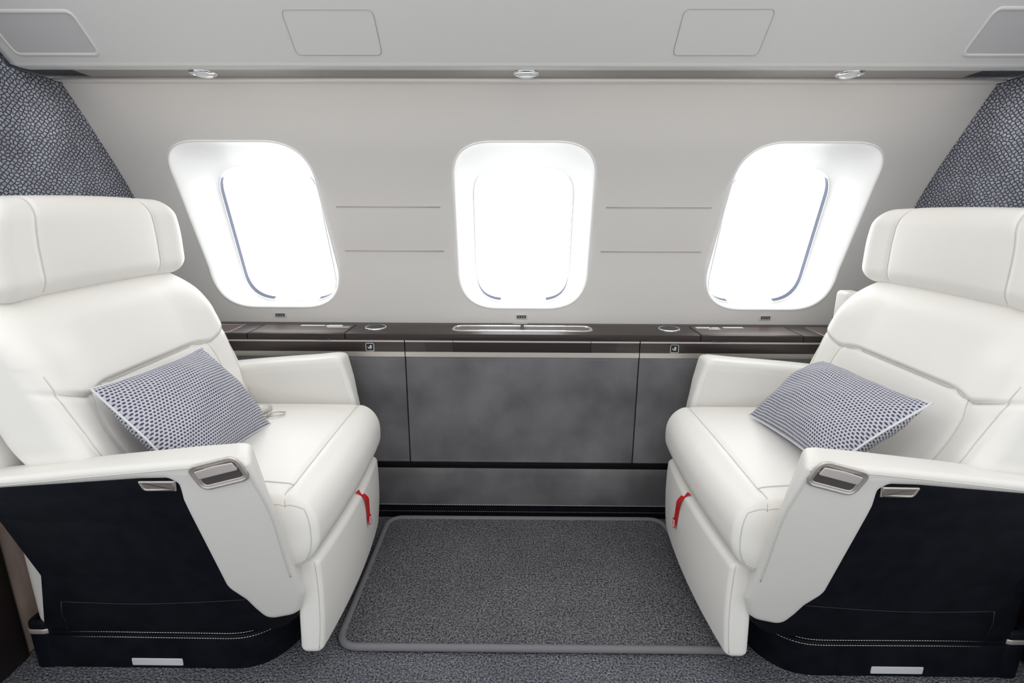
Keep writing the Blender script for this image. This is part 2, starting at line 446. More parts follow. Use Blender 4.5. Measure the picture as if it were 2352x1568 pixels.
# hatches
def hatch(cx0, cx1, z0, z1, rec, label, rr):
    cx = (cx0+cx1)/2
    f = lambda u, v, h: OV(u, v, h)
    P = round_poly([(cx0, z0), (cx1, z0), (cx1, z1), (cx0, z1)], rr, 8)
    t = thing('overhead_hatch' if not rec else 'overhead_speaker_panel', tuple(OV(cx, (z0+z1)/2)), label, 'panel', None)
    n = len(P)
    if rec:
        def ring(prof, name, m):
            V = []; F = []
            for ins, h in prof: V += [OV(q.x, q.y, h) for q in inset(P if area2(P) > 0 else P[::-1], ins)]
            for a in range(len(prof)-1):
                for j in range(n): F.append((a*n+j, a*n+(j+1) % n, (a+1)*n+(j+1) % n, (a+1)*n+j))
            return V, F
        V, F = ring([(-.003, 0), (-.0015, .002), (.0005, .0025), (.002, .002), (.0032, .0005)], 'rim', M['over'])
        link('rim', V, F, M['over'], t)
        Q = inset(P if area2(P) > 0 else P[::-1], .003)
        link('grille', [OV(q.x, q.y, .0008) for q in Q], [tuple(range(n))], M['recess'], t, smooth=False)
    else:
        link('door', [OV(q.x, q.y, .0008) for q in P], [tuple(range(n))], M['over'], t, smooth=False)
        link('gap', *tube([OV(q.x, q.y, .0006) for q in P], .0008, closed=True, n=4), M['overgroove'], t)
    return t
hatch(-.476, -.299, 1.270, 1.333, False, 'flush pale hatch with fine outline, left of the middle reading light', .010)
hatch(.300, .4735, 1.270, 1.334, False, 'flush pale hatch with fine outline, right of the middle reading light', .010)
hatch(-1.062, -.886, 1.270, 1.331, True, 'grey framed overhead panel above the left fabric bulkhead', .012)
hatch(.890, 1.062, 1.270, 1.335, True, 'grey framed overhead panel above the right fabric bulkhead', .012)

# underside light strip
poly = [(-.985, 1.226), (.975, 1.226), (.99, 1.366), (-1.005, 1.366)]
V, F = slab(poly, .006, .001, lambda u, v, h: (u, v, 1.252+h), seg=1); o = link('trim_5', V, F, M['strip'], smooth=False)
MB().box(-1.16, 1.16, 1.245, 1.42, 1.264, 1.30).link('light_block', M['darkgap'], o, smooth=False)  # added unseen box, blocks the light leak behind the strip
tag(o, 'dark brushed strip under the overhead panel carrying reading lights', 'light strip', kind='structure')
V, F = slab([(-1.095, 1.3305), (1.095, 1.3305), (1.095, 1.372), (-1.095, 1.372)], .0062, .0012, lambda u, v, h: (u, v, 1.2462+h), seg=2)
o = link('trim_6', V, F, M['trimwhite']); tag(o, 'thin cream edge trim along the top of the window wall', 'trim', kind='structure')
for i, (x, lab) in enumerate([(-.715, 'left of the three round reading lights, above the left window'), (0, 'middle of the three round reading lights, above the middle window'), (.708, 'right of the three round reading lights, above the right window')]):
    t = thing('reading_light', (x, 1.28, 1.252), lab, 'light', 'round reading lights under the overhead panel')
    V = []; F = []; n = 32
    tilt = (-.10, 0, .10)[i]
    P = [(.029, 0), (.029, -.003), (.026, -.0055), (.023, -.004), (.021, -.001)]
    for r, h in P:
        for j in range(n): A = 2*math.pi*j/n; V.append((x+r*math.cos(A), 1.28+r*math.sin(A), 1.2525+h))
    for a in range(len(P)-1):
        for j in range(n): F.append((a*n+j, a*n+(j+1) % n, (a+1)*n+(j+1) % n, (a+1)*n+j))
    link('bezel_ring', V, F, M['chrome'], t, flip=True)
    V = []; F = []
    P = [(.0205, -.002), (.018, -.007), (.012, -.0095), (.006, -.0105)]
    for r, h in P:
        for j in range(n): A = 2*math.pi*j/n; V.append((x+r*math.cos(A), 1.28+r*math.sin(A), 1.2515+h+tilt*r*math.cos(A)))
    for a in range(len(P)-1):
        for j in range(n): F.append((a*n+j, a*n+(j+1) % n, (a+1)*n+(j+1) % n, (a+1)*n+j))
    F.append(tuple((len(P)-1)*n+j for j in range(n)))
    link('lens', V, F, M['lens'], t, flip=True)

# bulkheads
for s, nm in ((-1, 'wall_left'), (1, 'wall_right')):
    P = [(.93, .46)]+[(.93, 1.50), (.975, 1.503), (1.2275, 1.2508), (1.37, 1.2508)]+[(p.x, p.y) for p in reversed(prof[8:-1])]+[(1.655, .46)]
    V, F = slab(P, .05, .002, lambda u, v, h: (s*(XB+.05-h), u, v), seg=1)
    o = link(nm, V, F, M['fabric'], smooth=False); tag(o, 'dark blue-grey woven fabric bulkhead at the %s end' % ('left' if s < 0 else 'right'), 'wall', kind='structure')
    up = MB().box(*sorted((s*.96, s*(XB+.06))), 1.240, 1.41, 1.2590, 1.275).link('leak_filler', M['fillerf'], o, smooth=False)  # added dark filler, closes the light leak above the strip end
    mb = MB(); mb.box(*sorted((s*XB, s*(XB+.05))), .966, 1.66, 0, .459)
    o = mb.link('trim_%d' % (7 if s < 0 else 8), M['beige'] if s < 0 else M['darkbrown'], smooth=False); tag(o, 'beige lower bulkhead panel behind the left seat' if s < 0 else 'dark lower bulkhead panel behind the right seat', 'panel', kind='structure')
    V, F = slab(round_poly([(s*(XB+.05), .80), (s*(XB-.012), .80), (s*(XB-.012), .962), (s*(XB+.05), .962)], .02, 5), .455, .004, lambda u, v, h: (u, v, h), seg=2)
    o = link('trim_%d' % (9 if s < 0 else 10), V, F, M['darkbrown']); tag(o, 'dark bulkhead end post at the %s edge of the aisle' % ('left' if s < 0 else 'right'), 'post', kind='structure')

# floor
V = [(-2.2, -.9, 0), (2.2, -.9, 0), (2.2, 1.75, 0), (-2.2, 1.75, 0)]
o = MB().box(-2.2, 2.2, -.9, 1.66, -.03, 0).link('floor', M['carpet'], smooth=False); tag(o, 'charcoal loop pile carpet', 'floor', kind='structure')

# rug
rt = thing('floor_rug', (0, 1.23, 0), 'charcoal rectangular rug with rounded corners between the two seats', 'rug')
RP = round_poly([(-.417, .980), (.505, .982), (.440, 1.488), (-.417, 1.486)], .05, 10)
V, F = slab(RP, .011, .002, lambda u, v, h: (u, v, .001+h), seg=2, both=False); link('pile', V, F, M['rug'], rt, smooth=False)
V, F = tube([(p.x, p.y, .0095) for p in RP], .0085, closed=True, n=12); o = link('binding', V, F, M['rugborder'], rt); o['label'] = 'raised grey binding around the rug'

# ------------------------------------------------------------------ side ledge and cabinets
LZ = .606
lt = thing('side_ledge', (0, 1.58, .586), 'long dark lacquered ledge running under the three windows', 'ledge')
P = [(-1.098, 1.5), (-.8065, 1.5), (-.8065, 1.614), (-.518, 1.614), (-.518, 1.5), (.515, 1.5), (.515, 1.614), (.8135, 1.614), (.8135, 1.5), (1.098, 1.5), (1.098, 1.652), (-1.098, 1.652)]
V, F = slab(P, .0195, .0012, lambda u, v, h: (u, v, .5865+h), seg=2); link('top', V, F, M['ledge'], lt, sharp=40)
for x0, x1, lab in ((-.804, -.5205, 'left'), (.5175, .811, 'right')):
    d = MB()
    V, F = slab([(x0, 1.5), (x1, 1.5), (x1, 1.6115), (x0, 1.6115)], .0195, .0015, lambda u, v, h: (u, v, .5865+h), seg=2)
    lid = link('storage_lid', V, F, M['ledge'], lt, sharp=40)
    V, F = slab([(x0+.004, 1.506), (x1-.004, 1.506), (x1-.004, 1.608), (x0+.004, 1.608)], .0012, .0005, lambda u, v, h: (u, v, .6058+h), seg=1)
    link('veneer', V, F, M['lidtop'], lid, smooth=False)
    xi = x1-.07 if lab == 'left' else x0+.045
    V, F = slab(round_poly([(xi-.02, .5866), (xi+.035, .5866), (xi+.028, .5925), (xi-.013, .5925)], .003, 4), .003, .001, lambda u, v, h: (u, 1.5-h+.0005, v), seg=2)
    link('finger_pull', V, F, M['blackgloss'], lid)
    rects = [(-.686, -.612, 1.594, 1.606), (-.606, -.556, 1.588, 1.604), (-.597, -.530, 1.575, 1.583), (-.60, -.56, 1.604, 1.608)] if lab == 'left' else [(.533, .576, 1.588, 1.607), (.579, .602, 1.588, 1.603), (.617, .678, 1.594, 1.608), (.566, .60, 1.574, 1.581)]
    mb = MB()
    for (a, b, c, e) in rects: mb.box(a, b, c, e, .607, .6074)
    mb.link('pale_strip', M['palestrip'], lid, smooth=False)  # thin pale rectangles lying on the lid
for x0, x1 in ((-1.09, -.862), (.872, 1.09)):
    V, F = slab([(x0, 1.506), (x1, 1.506), (x1, 1.608), (x0, 1.608)], .0012, .0005, lambda u, v, h: (u, v, .6058+h), seg=1)
    o = link('storage_lid', V, F, M['lidtop'], lt, smooth=False)
    V, F = tube([(x0, 1.506, .6068), (x1, 1.506, .6068), (x1, 1.608, .6068), (x0, 1.608, .6068)], .0008, closed=True, n=4)
    link('edge_line', V, F, M['champagne'], o)
# centre tray slot
P = round_poly([(-.212, 1.538), (.210, 1.538), (.210, 1.612), (-.212, 1.612)], .034, 10)
if area2(P) < 0: P = P[::-1]
pf = [(-.002, 0), (0, .002), (.003, .0035), (.006, .002), (.007, 0)]; n = len(P); V = []; F = []
for ins, h in pf: V += [(q.x, q.y, LZ+h) for q in inset(P, ins)]
for a in range(4):
    for j in range(n): F.append((a*n+j, a*n+(j+1) % n, (a+1)*n+(j+1) % n, (a+1)*n+j))
o = link('tray_rim', V, F, M['chrome'], lt)
Q = inset(P, .006); link('tray_floor', [(q.x, q.y, LZ+.0005) for q in Q], [tuple(range(n))], M['lidtop'], o, smooth=False)
MB().box(-.006, .004, 1.543, 1.607, LZ+.0006, LZ+.004).link('divider', M['darkgap'], o, smooth=False)
MB().box(-.03, .016, 1.640, 1.646, LZ+.0002, LZ+.0006).link('pale_strip', M['palestrip'], lt, smooth=False)  # tiny placard behind the tray slot
def disc(name, cx, cy, z, prof, m, parent, n=40):
    V = []; F = []
    for r, h in prof: V += [(cx+r*math.cos(2*math.pi*j/n), cy+r*math.sin(2*math.pi*j/n), z+h) for j in range(n)]
    for a in range(len(prof)-1):
        for j in range(n): F.append((a*n+j, a*n+(j+1) % n, (a+1)*n+(j+1) % n, (a+1)*n+j))
    F.append(tuple((len(prof)-1)*n+j for j in range(n)))
    return link(name, V, F, m, parent)
for cx, lab in ((-.448, 'left'), (.445, 'right')):
    t = thing('cup_holder', (cx, 1.577, LZ), 'round chrome-ringed cup holder cover on the ledge, %s of the middle window' % lab, 'cup holder', 'round cup holders in the ledge')
    disc('ring', cx, 1.577, LZ, [(.0325, 0), (.0325, .003), (.0305, .0045), (.0285, .003), (.0283, .0008)], M['chrome'], t)
    disc('cover', cx, 1.577, LZ, [(.0282, .0015), (.027, .004), (.022, .006), (.01, .007)], M['greybutton'], t)

# cabinets
def fascia(t, x0, x1, center=False):
    MB().box(x0, x1, 1.501, 1.52, .5812, .5862).link('upper_metal_strip', M['champagne'], t, smooth=False)
    MB().box(x0, x1, 1.5005, 1.52, .5365, .5515).link('lower_metal_strip', M['champagne'], t, smooth=False)
    f = MB().box(x0, x1, 1.503, 1.52, .552, .5808).link('wood_fascia', M['wood'], t, smooth=False)
    V, F = slab(round_poly([(x0, .197), (x1, .197), (x1, .536), (x0, .536)], .002, 3), .02, .0022, lambda u, v, h: (u, 1.522-h, v), seg=3)
    lp = link('leather_panel', V, F, M['suede'], t, sharp=60)
    for z in (.204, .5285):
        dashes([(x0+.004, 1.5015, z), (x1-.004, 1.5015, z)], .0005, .0035, .002).link('stitching', M['suedestitch'], lp, smooth=False)
    return f
for x0, x1, lab in ((-1.098, -.3475, 'left'), (.3435, 1.098, 'right')):
    t = thing('side_cabinet', ((x0+x1)/2, 1.52, .197), 'grey leather side cabinet with wood fascia, partly behind the %s seat' % lab, 'cabinet')
    fascia(t, x0, x1)
    MB().box(x0, x1, 1.5225, 1.655, .178, .5862).link('carcass', M['darkgap'], t, smooth=False)
t = thing('folding_table', (0, 1.52, .197), 'stowed folding table with wide grey leather front between the two seats', 'table')
f = fascia(t, -.3445, .3405)
MB().box(-.3445, .3405, 1.5225, 1.655, .178, .5862).link('carcass', M['darkgap'], t, smooth=False)
MB().box(-.203, .198, 1.501, 1.503, .5525, .5803).link('latch_panel', M['latch'], t, smooth=False)
for x in (-.2045, .1985): MB().box(x, x+.0015, 1.5006, 1.503, .5525, .586).link('joint', M['darkgap'], t, smooth=False)
o = MB().box(-1.098, 1.098, 1.53, 1.655, .0, .178).link('trim_11', M['darkgap'], smooth=False); tag(o, 'dark recessed plinth line below the cabinet fronts', 'plinth', kind='structure')
# kick panel and baseboard
V = []; F = []; pk = [(1.508, .174), (1.504, .1735), (1.502, .170), (1.501, .15), (1.503, .11), (1.510, .075), (1.514, .045), (1.516, .038)]
for x in (-1.098, 1.098): V += [(x, y, z) for y, z in pk]
for j in range(len(pk)-1): F.append((j, j+1, len(pk)+j+1, len(pk)+j))
o = link('trim_12', V, F, M['suede'], flip=True); tag(o, 'grey leather kick panel along the bottom of the side wall', 'kick panel', kind='structure')
st = dashes([(-.50, 1.5125, .043), (.50, 1.5125, .043)], .0006, .004, .003); st.link('stitching', M['stitch'], o, smooth=False)
bb = MB().box(-1.098, 1.098, 1.508, 1.53, 0, .036).link('baseboard_back', M['black'], smooth=False); tag(bb, 'black leather baseboard with stitched seam under the side wall', 'baseboard', kind='structure')
st = dashes([(-.50, 1.5075, .022), (.50, 1.5075, .022)], .0006, .004, .003); st.link('stitching', mat('tan_stitch', (.30, .24, .14), .6), bb, smooth=False)

# call buttons
for x, lab in ((-.448, 'left'), (.4425, 'right')):
    z = .5655; t = thing('call_button', (x, 1.503, z), 'small square lit call button on the wood fascia beside the %s armrest' % lab, 'button', 'square call buttons')
    fr = MB(); a = .0125; w = .0016
    fr.box(x-a, x+a, 1.4995, 1.503, z+a-w, z+a).box(x-a, x+a, 1.4995, 1.503, z-a, z-a+w).box(x-a, x-a+w, 1.4995, 1.503, z-a, z+a).box(x+a-w, x+a, 1.4995, 1.503, z-a, z+a)
    fr.link('frame', M['chrome'], t, smooth=False)
    MB().box(x-a+w, x+a-w, 1.5005, 1.503, z-a+w, z+a-w).link('key', M['blackgloss'], t, smooth=False)
    ic = MB()
    ic.add(*tube([(x+.0025+.0018*math.cos(q), 1.5, z+.0035+.0018*math.sin(q)) for q in seq(0, 6.28, 13)[:-1]], .0006, closed=True, n=4))
    ic.add(*tube([(x+.0018+.0026*math.cos(q), 1.5, z-.0015+.0026*math.sin(q)) for q in seq(0, 6.28, 13)[:-1]], .0007, closed=True, n=4))
    ic.add(*tube([(x-.0055, 1.5, z+.001), (x-.0045, 1.5, z-.002), (x-.002, 1.5, z-.0042)], .0007, n=4))
    ic.link('icon', M['white'], t, smooth=False)
# shade switches
for x, s, lab in ((-.770, .0235, 'left'), (-.003, .0215, 'middle'), (.766, .0225, 'right')):
    t = thing('shade_switch', tuple(W(x, s)), 'small metal-framed window shade switch below the %s window' % lab, 'switch', 'window shade switches')
    f = lambda u, v, h: W(x+u, s+v, h)
    V, F = slab(round_poly([(-.0185, -.0075), (.0185, -.0075), (.0185, .0075), (-.0185, .0075)], .0015, 3), .003, .001, f, seg=2); link('frame', V, F, M['buckle'], t, sharp=40)
    for q in (-1, 1):
        V, F = slab([(q*.0076-.0071, -.0048), (q*.0076+.0071, -.0048), (q*.0076+.0071, .0048), (q*.0076-.0071, .0048)], .0038, .0004, f, seg=1); k_ = link('key', V, F, M['greybutton'], t, smooth=False)
        d = -q*.0012*(-1)
        V, F = tube([W(x+q*.0078-.0025, s-d, .0040), W(x+q*.0078, s+d, .0040), W(x+q*.0078+.0025, s-d, .0040)], .0004, n=4); link('arrow', V, F, M['white'], k_, smooth=False)

# ------------------------------------------------------------------ seats
CY = 1.115
def make_seat(s, side):
    """s=-1: left seat (built at negative x), s=+1: its mirror image. Inner x coordinates below are for the left seat."""
    dz = 0 if s < 0 else -.012
    loc = (s*.72, CY, 0)
    root = thing('cabin_seat', loc, 'white leather cabin seat with black side panel at the %s, facing %s' % (side, 'right' if s < 0 else 'left'), 'seat', None)
    MX = lambda p: (p[0]*-s, p[1], p[2])
    fl = s > 0
    def add(name, V, F, m, parent=None, **k):
        return link(name, [MX(v) for v in V], F, m, parent or root, flip=fl, **k)
    def seams(name, lines, parent, m=M['seam'], r=.0008):
        for L in lines:
            V, F = tube(L, r, n=5); add(name, V, F, m, parent)
    # ---- cushion
    h = (.205, .249, .0785)
    def dc(p):
        x, y, z = p
        u = ss(-.05, .205, x)
        # crown and nose
        if z > 0: z += .010*(1-(y/.249)**2)*(1-(x/.21)**2 if abs(x) < .21 else 0)
        if x > .14: x += .012*(1-(y/.25)**2)*(x-.14)/.065
        x -= .010*max(0, (-z)/.0785)**1.5*ss(.1, .2, x)
        X = -.597+x; Y = CY+.002+y; Z = .366+z
        if p[2] > .06: # grooves on the top
            Z -= .0028*g(p[0]-.150, .0055)
        return (X, Y, Z)
    rb = RBox(h, (.055, .020, .066), m=(70, 90, 8), k=7, deform=dc)
    cu = add('seat_cushion', rb.V, rb.F, M['leather'])
    L = [rb.line([(.150, y, h[2]) for y in seq(-.195, .235, 30)]+[(.149, -.215, h[2])][:0])]
    L.append(rb.line([(.150, -.195, h[2]), (.147, -.212, h[2]), (.147, -.228, h[2]), (.150, -.240, h[2]), (.152, -.248, h[2])]))
    L.append(rb.line([(x, -.195+.008*math.sin((.15-x)*14), h[2]) for x in seq(.150, .04, 14)]))
    L = [[q+Vector((0, 0, .0008)) for q in l] for l in L]
    for sg in (-1, 1):
        pth = [(x, sg*h[1], h[2]-.0) for x in seq(.02, h[0], 24)]+[(h[0], sg*h[1], z) for z in seq(h[2], -h[2], 30)]+[(x, sg*h[1], -h[2]) for x in seq(h[0], .1, 12)]
        pth = [(x, sg*(h[1]-.004), z) for x, y, z in pth]
        L.append(rb.line(pth))
    seams('piping', L, cu, r=.0011)
    # ---- legrest
    def dl(p):
        x, y, z = p
        t = z/.112
        X = -.436+x+(.006*(1-t*t) if x > 0 else 0)+.015*(1-(y/.24)**2)*(1 if x > 0 else 0)+.005*t
        return (X, CY+.017+y, .178+z)
    h = (.022, .229, .112)
    rb = RBox(h, (.016, .010, .014), m=(4, 50, 30), k=5, deform=dl)
    lr = add('legrest', rb.V, rb.F, M['leather'])
    L = []
    for sg in (-1, 1): L.append(rb.line([(h[0]-.006, sg*h[1], z) for z in seq(-h[2]+.012, h[2]-.002, 24)]))
    seams('piping', L, lr, r=.0009)
    # ---- red strap
    def lf(yy, zz):
        tt = (zz-.178)/.112; return -.436+.022+.006*(1-tt*tt)+.015*(1-((yy-CY-.017)/.24)**2)+.005*tt+.0022
    if s < 0: Q = [(1.163, .292, -.012), (1.167, .282, -.004), (1.178, .262, .004), (1.187, .240, .002), (1.190, .215, .001), (1.189, .196, .003)]
    else: Q = [(1.165, .292, -.012), (1.172, .282, -.004), (1.184, .258, .004), (1.196, .232, .002), (1.204, .204, .001), (1.208, .182, .003)]
    P = [(lf(a, b)+e, a, b) for a, b, e in Q]
    P = catmull(P, 5); V = []; F = []; hw = .0115
    for i, p in enumerate(P):
        V += [(p.x, p.y-hw, p.z+.003), (p.x, p.y+hw, p.z-.003), (p.x-.0012, p.y+hw, p.z-.003), (p.x-.0012, p.y-hw, p.z+.003)]
    for i in range(len(P)-1): F += [(i*4+j, i*4+(j+1) % 4, i*4+4+(j+1) % 4, i*4+4+j) for j in range(4)]
    F += [(3, 2, 1, 0), tuple(len(V)-4+j for j in range(4))]
    q = P[-1]
    rs = add('pull_strap', V, [tuple(reversed(f)) for f in F], M['red'], lr, smooth=False); rs['label'] = 'short red fabric pull strap with a white tag'
    f = lambda u, v, h_: (q.x+h_+.0006, q.y+u, q.z+v-.35*u)
    V, F = slab([(-.010, -.013), (.010, -.013), (.010, .013), (-.010, .013)], .0014, .0003, f, seg=1); add('label_tab', V, F, M['red'], lr, smooth=False)
    V, F = slab([(-.007, -.010), (.007, -.010), (.007, .009), (-.007, .009)], .0020, .0002, f, seg=1); add('white_tag', V, F, M['stitch'], lr, smooth=False)
    V, F = tube([(q.x+.003, q.y-.003, q.z+.006), (q.x+.003, q.y+.003, q.z+.004), (q.x+.003, q.y-.001, q.z-.001), (q.x+.003, q.y+.001, q.z-.006)], .0010, n=4); add('tag_mark', V, F, M['red'], lr, smooth=False)
    # ---- backrest
    h = (.062, .290, .205)
    zc = .612
    def zs(y):   # height of the horizontal seam
        a = abs(y); return .632 + (.0 if a < .2 else .45*(a-.2)**1.5*2.2) - .006*g(a-.2, .03)
    def db(p):
        x, y, z = p
        Z = zc+z; front = 1 if x > 0 else 0
        w = 1-.12*ss(.57, .42, Z)-.0*Z
        w -= .16*max(0, (Z-.74)/.08)**2 if Z > .74 else 0
        yy = y*w
        X = -.885-(Z-.80)*.357
        X += x-.062
        a = abs(y)/.29
        if front:
            bol = ss(.45, 1.0, a)*.034*ss(.81, .70, Z)
            X += bol
            up = ss(-.004, .012, Z-zs(y))
            X += .012*up*(1-a**4)*ss(.82, .76, Z)
            X -= .0028*g(Z-zs(y), .006)
            if Z < zs(y):
                X -= .003*g(abs(y)-.205, .006)
                X += .006*(1-ss(.6, .75, a))
            if Z < .70: X -= .003*g(abs(y)-(.262+.22*max(0, Z-.57)), .006)
        return (X, CY+.002+yy*(.98 if s < 0 else 1), Z+dz*ss(.6, .8, Z))
    rb = RBox(h, (.045, .055, .07), m=(8, 120, 90), k=7, deform=db)
    bk = add('backrest', rb.V, rb.F, M['leather'])
    fx = h[0]
    L = [rb.line([(fx, y, zs(y)-zc) for y in seq(-.27, .27, 60)])]
    for sg in (-1, 1):
        L.append(rb.line([(fx, sg*(.205-.02*max(0, (z-.58)/.06)**2*(1 if z > .58 else 0)), z-zc) for z in seq(.46, .628, 16)]))
        L.append(rb.line([(fx, sg*(.262+.22*max(0, z-.57)), z-zc) for z in seq(.45, .685, 20)]))
    seams('seam_line', [[q+Vector((.0007, 0, .0002)) for q in l] for l in L], bk)
    # back shell
    def dsb(p):
        x, y, z = p; Z = .60+z
        return (-.885-(Z-.80)*.30-.155+x, CY+y, Z)
    rb = RBox((.03, .285, .19), (.028, .06, .06), m=(3, 20, 16), k=4, deform=dsb)
    add('back_shell', rb.V, rb.F, M['leather_shade'])
    rb = RBox((.05, .19, .18), (.03, .03, .03), m=(3, 12, 12), k=4, deform=lambda p: (-.982+p[0], CY+p[1], .275+p[2]))
    add('rear_skirt', rb.V, rb.F, M['shell'] if s < 0 else M['black'])
    # ---- headrest
    h = (.055, .262, .089)
    def dh(p):
        x, y, z = p
        Z = .889+z; a = abs(y)/.262
        w = 1-.10*max(0, (z+.01)/.1)**2*1
        Y = y*w
        X = -.940+x+.022*a**3
        if x > 0:
            X += .008*(1-(y/.162)**4 if abs(y) < .162 else 0)*(1-(z/.089)**2)
            X -= .003*g(abs(y)-.162, .006)
        if z > 0: Z += .008*(1-a*a)*(z/.089)
        if z > .05: Z -= .003*g(abs(y)-.162, .006)
        return (X, CY+(.010 if s < 0 else .028)+Y, Z+dz*1.4)
    rb = RBox(h, (.035, .045, .040), m=(8, 110, 20), k=8, deform=dh)
    hr = add('headrest', rb.V, rb.F, M['leather'])
    L = []
    for sg in (-1, 1):
        L.append(rb.line([(h[0], sg*.162, z) for z in seq(-h[2], h[2], 30)]+[(x, sg*.162, h[2]) for x in seq(h[0], -.03, 14)]))
    seams('seam_line', [[q+Vector((.0006, 0, .0005)) for q in l] for l in L], hr)
    # ---- arms
    Yo = lambda z: .79+.295*(.54-z)
    tail = [(.532, .143), (.547, .179), (.556, .207), (.581, .244), (.592, .477), (.588, .512), (.600, .5225), (.647, .5215), (.894, .4985), (1.03, .475)]
    near2 = [(1.03, .502), (.871, .523), (.718, .543), (.571, .560), (.520, .565), (.505, .567), (.484, .565), (.474, .510), (.463, .448), (.455, .36), (.447, .274), (.445, .222), (.465, .164)]+tail
    far2 = [(1.03, .525), (.871, .538), (.718, .552), (.571, .563), (.530, .567), (.518, .568), (.494, .566), (.474, .500), (.463, .448), (.452, .36), (.447, .274), (.447, .222), (.472, .164)]+tail
    rad = [.01, .2, .2, .2, .1, .03, .024, .1, .2, .2, .08, .05, .05, .025, .03, .03, .05, .05, .01, .01, .1, .1, .01]
    def subdiv(P, L=.02):
        out = []
        for i in range(len(P)):
            a, b = P[i], P[(i+1) % len(P)]; k = max(1, int((b-a).length/L))
            for j in range(k): out.append(a.lerp(b, j/k))
        return out
    for near in (True, False):
        A2 = subdiv(round_poly([(-a, b) for a, b in (near2 if near else far2)], rad if near else rad[:6]+[.05]+rad[7:], 9))
        T = .070
        def fa(u, v, h_):
            yo = Yo(v) if near else min(Yo(v), .815); yi = max(.860, yo+.045) if near else .860
            y = yi+(yo-yi)*h_/T
            if near: u = u+(.012+.022*ss(.25, .5, v))*(h_/T)*ss(-.57, -.50, u)
            return (u, y if near else 2*CY-y, v)
        V, F = slab(A2, T, .0135, fa, seg=5)
        ar = add('armrest', V, F, M['leather_halfshade'], smooth=True)
        # seam near the top edge and front edge, on outer (and for the far arm inner) face
        topl = [(-1.0, .496), (-.871, .510), (-.718, .530), (-.60, .5445), (-.545, .551), (-.507, .5545), (-.496, .548), (-.489, .51), (-.478, .45), (-.468, .36), (-.460, .28)]
        tl = catmull([Vector((a, b, 0)) for a, b in topl], 5)
        ln = []
        hh = T+.0002 if near else -.0002
        ln = [fa(p.x, p.y, hh) for p in tl]
        if near:
            seams('seam_line', [ln], ar, r=.0009)
            d = dashes([fa(p.x+.004, p.y-.004 if p.x < -.46 else p.y, hh) for p in tl[8:]], .0005, .003, .003)
            add('stitching', d.v, d.f, M['seam'], ar, smooth=False)
    P3 = [(-.88, .516), (-.515, .545), (-.497, .545), (-.474, .44), (-.462, .30), (-.462, .20), (-.60, .16), (-.88, .20)]
    V, F = slab(round_poly(P3, .02, 4), .012, .0015, lambda u, v, h_: (u, 1.3808-h_, v), seg=2)
    add('inner_panel', V, F, M['leather_shade'], sharp=60)
    # ---- black side panel
    blk = [(-.60, .53), (-1.00, .49), (-.985, .46), (-.940, .425), (-.936, .273), (-1.005, .113), (-.998, .095), (-.60, .098), (-.50, .115), (-.455, .16), (-.47, .25), (-.52, .40)]
    B2 = round_poly(blk, [.01, .01, .02, .01, .01, .01, .005, .05, .06, .03, .1, .1], 5)
    B2 = subdiv(B2, .03)
    for near in (True, False):
        def fb(u, v, h_):
            y = Yo(v)+.0035+.022-h_
            return (u, y if near else 2*CY-y, v)
        V, F = slab(B2, .022, .003, fb, seg=2)
        sp = add('side_panel', V, F, M['black'], sharp=50); sp['label'] = 'black leather side panel'
        if near:
            f0 = lambda u, v: fb(u, v, .0223)
            cr = catmull([Vector((a, b, 0)) for a, b in [(-.93, .195), (-.80, .190), (-.68, .195), (-.555, .207)]], 6)
            V, F = tube([f0(p.x, p.y) for p in cr], .0007, n=5); add('panel_seam', V, F, M['blackline'], sp)
            V, F = tube([f0(-.93, .195), f0(-.945, .16), f0(-.955, .10)], .0012, n=5); add('panel_seam', V, F, M['blackline'], sp)
    # ---- base plinth
    ell = []
    for i in range(41):
        a = -math.pi/2+math.pi*i/40; q = .8
        ell.append((-.63+.13*abs(math.cos(a))**q, 1.115+.187*(1 if a > 0 else -1)*abs(math.sin(a))**q))
    bp0 = [(-1.055, .930), (-.64, .928), (-.555, .955), (-.512, 1.02), (-.500, 1.115), (-.512, 1.21), (-.555, 1.275), (-.64, 1.300), (-1.055, 1.300)]
    BP = [Vector(q) for q in [(-1.04, .928)]+ell+[(-1.04, 1.302)]]
    V, F = slab(BP, .118, .008, lambda u, v, h_: (u, v, h_), seg=3, both=False)
    ba = add('base', V, F, M['black'], sharp=60); ba['label'] = 'black leather covered seat base'
    P = BP if area2(BP) > 0 else BP[::-1]
    path = [p for p in inset(P, -.0012) if p.y < 1.15]
    i0 = max(range(len(path)), key=lambda i: (path[i]-path[i-1]).length); path = path[i0:]+path[:i0]
    path = [p for p in path if p.x > -1.01]
    path.sort(key=lambda p: (p.y > .94, p.x if p.y <= .94 else p.y)) if False else None
    if path[0].x > path[-1].x: path = path[::-1]
    path = [Vector((-1.0, .9288))]+[p for p in path if p.x > -.64]
    for zz in (.079, .092):
        d = dashes([(p.x, p.y, zz) for p in path], .0006, .0035, .002); add('stitching', d.v, d.f, M['stitch'], ba, smooth=False)
    mb = MB(); mb.add(*tube([(p.x, p.y, .0855) for p in path], .003, n=6)); add('welt', mb.v, mb.f, M['black'], ba)
    x0, z0 = (-.841, .007) if s < 0 else (-.849, .007)
    V, F = slab(round_poly([(x0, z0), (x0+.110, z0), (x0+.110, z0+.018), (x0, z0+.018)], .003, 4), .002, .0007, lambda u, v, h_: (u, .929-h_, v), seg=2)
    add('light_plate', V, F, M['plate'], ba, sharp=50)
    # rear pillar with metal cap
    V, F = slab(round_poly([(-1.052, .926), (-1.004, .926), (-1.004, .975), (-1.052, .975)], .014, 5), .118, .010, lambda u, v, h_: (u, v, h_), seg=3, both=False)
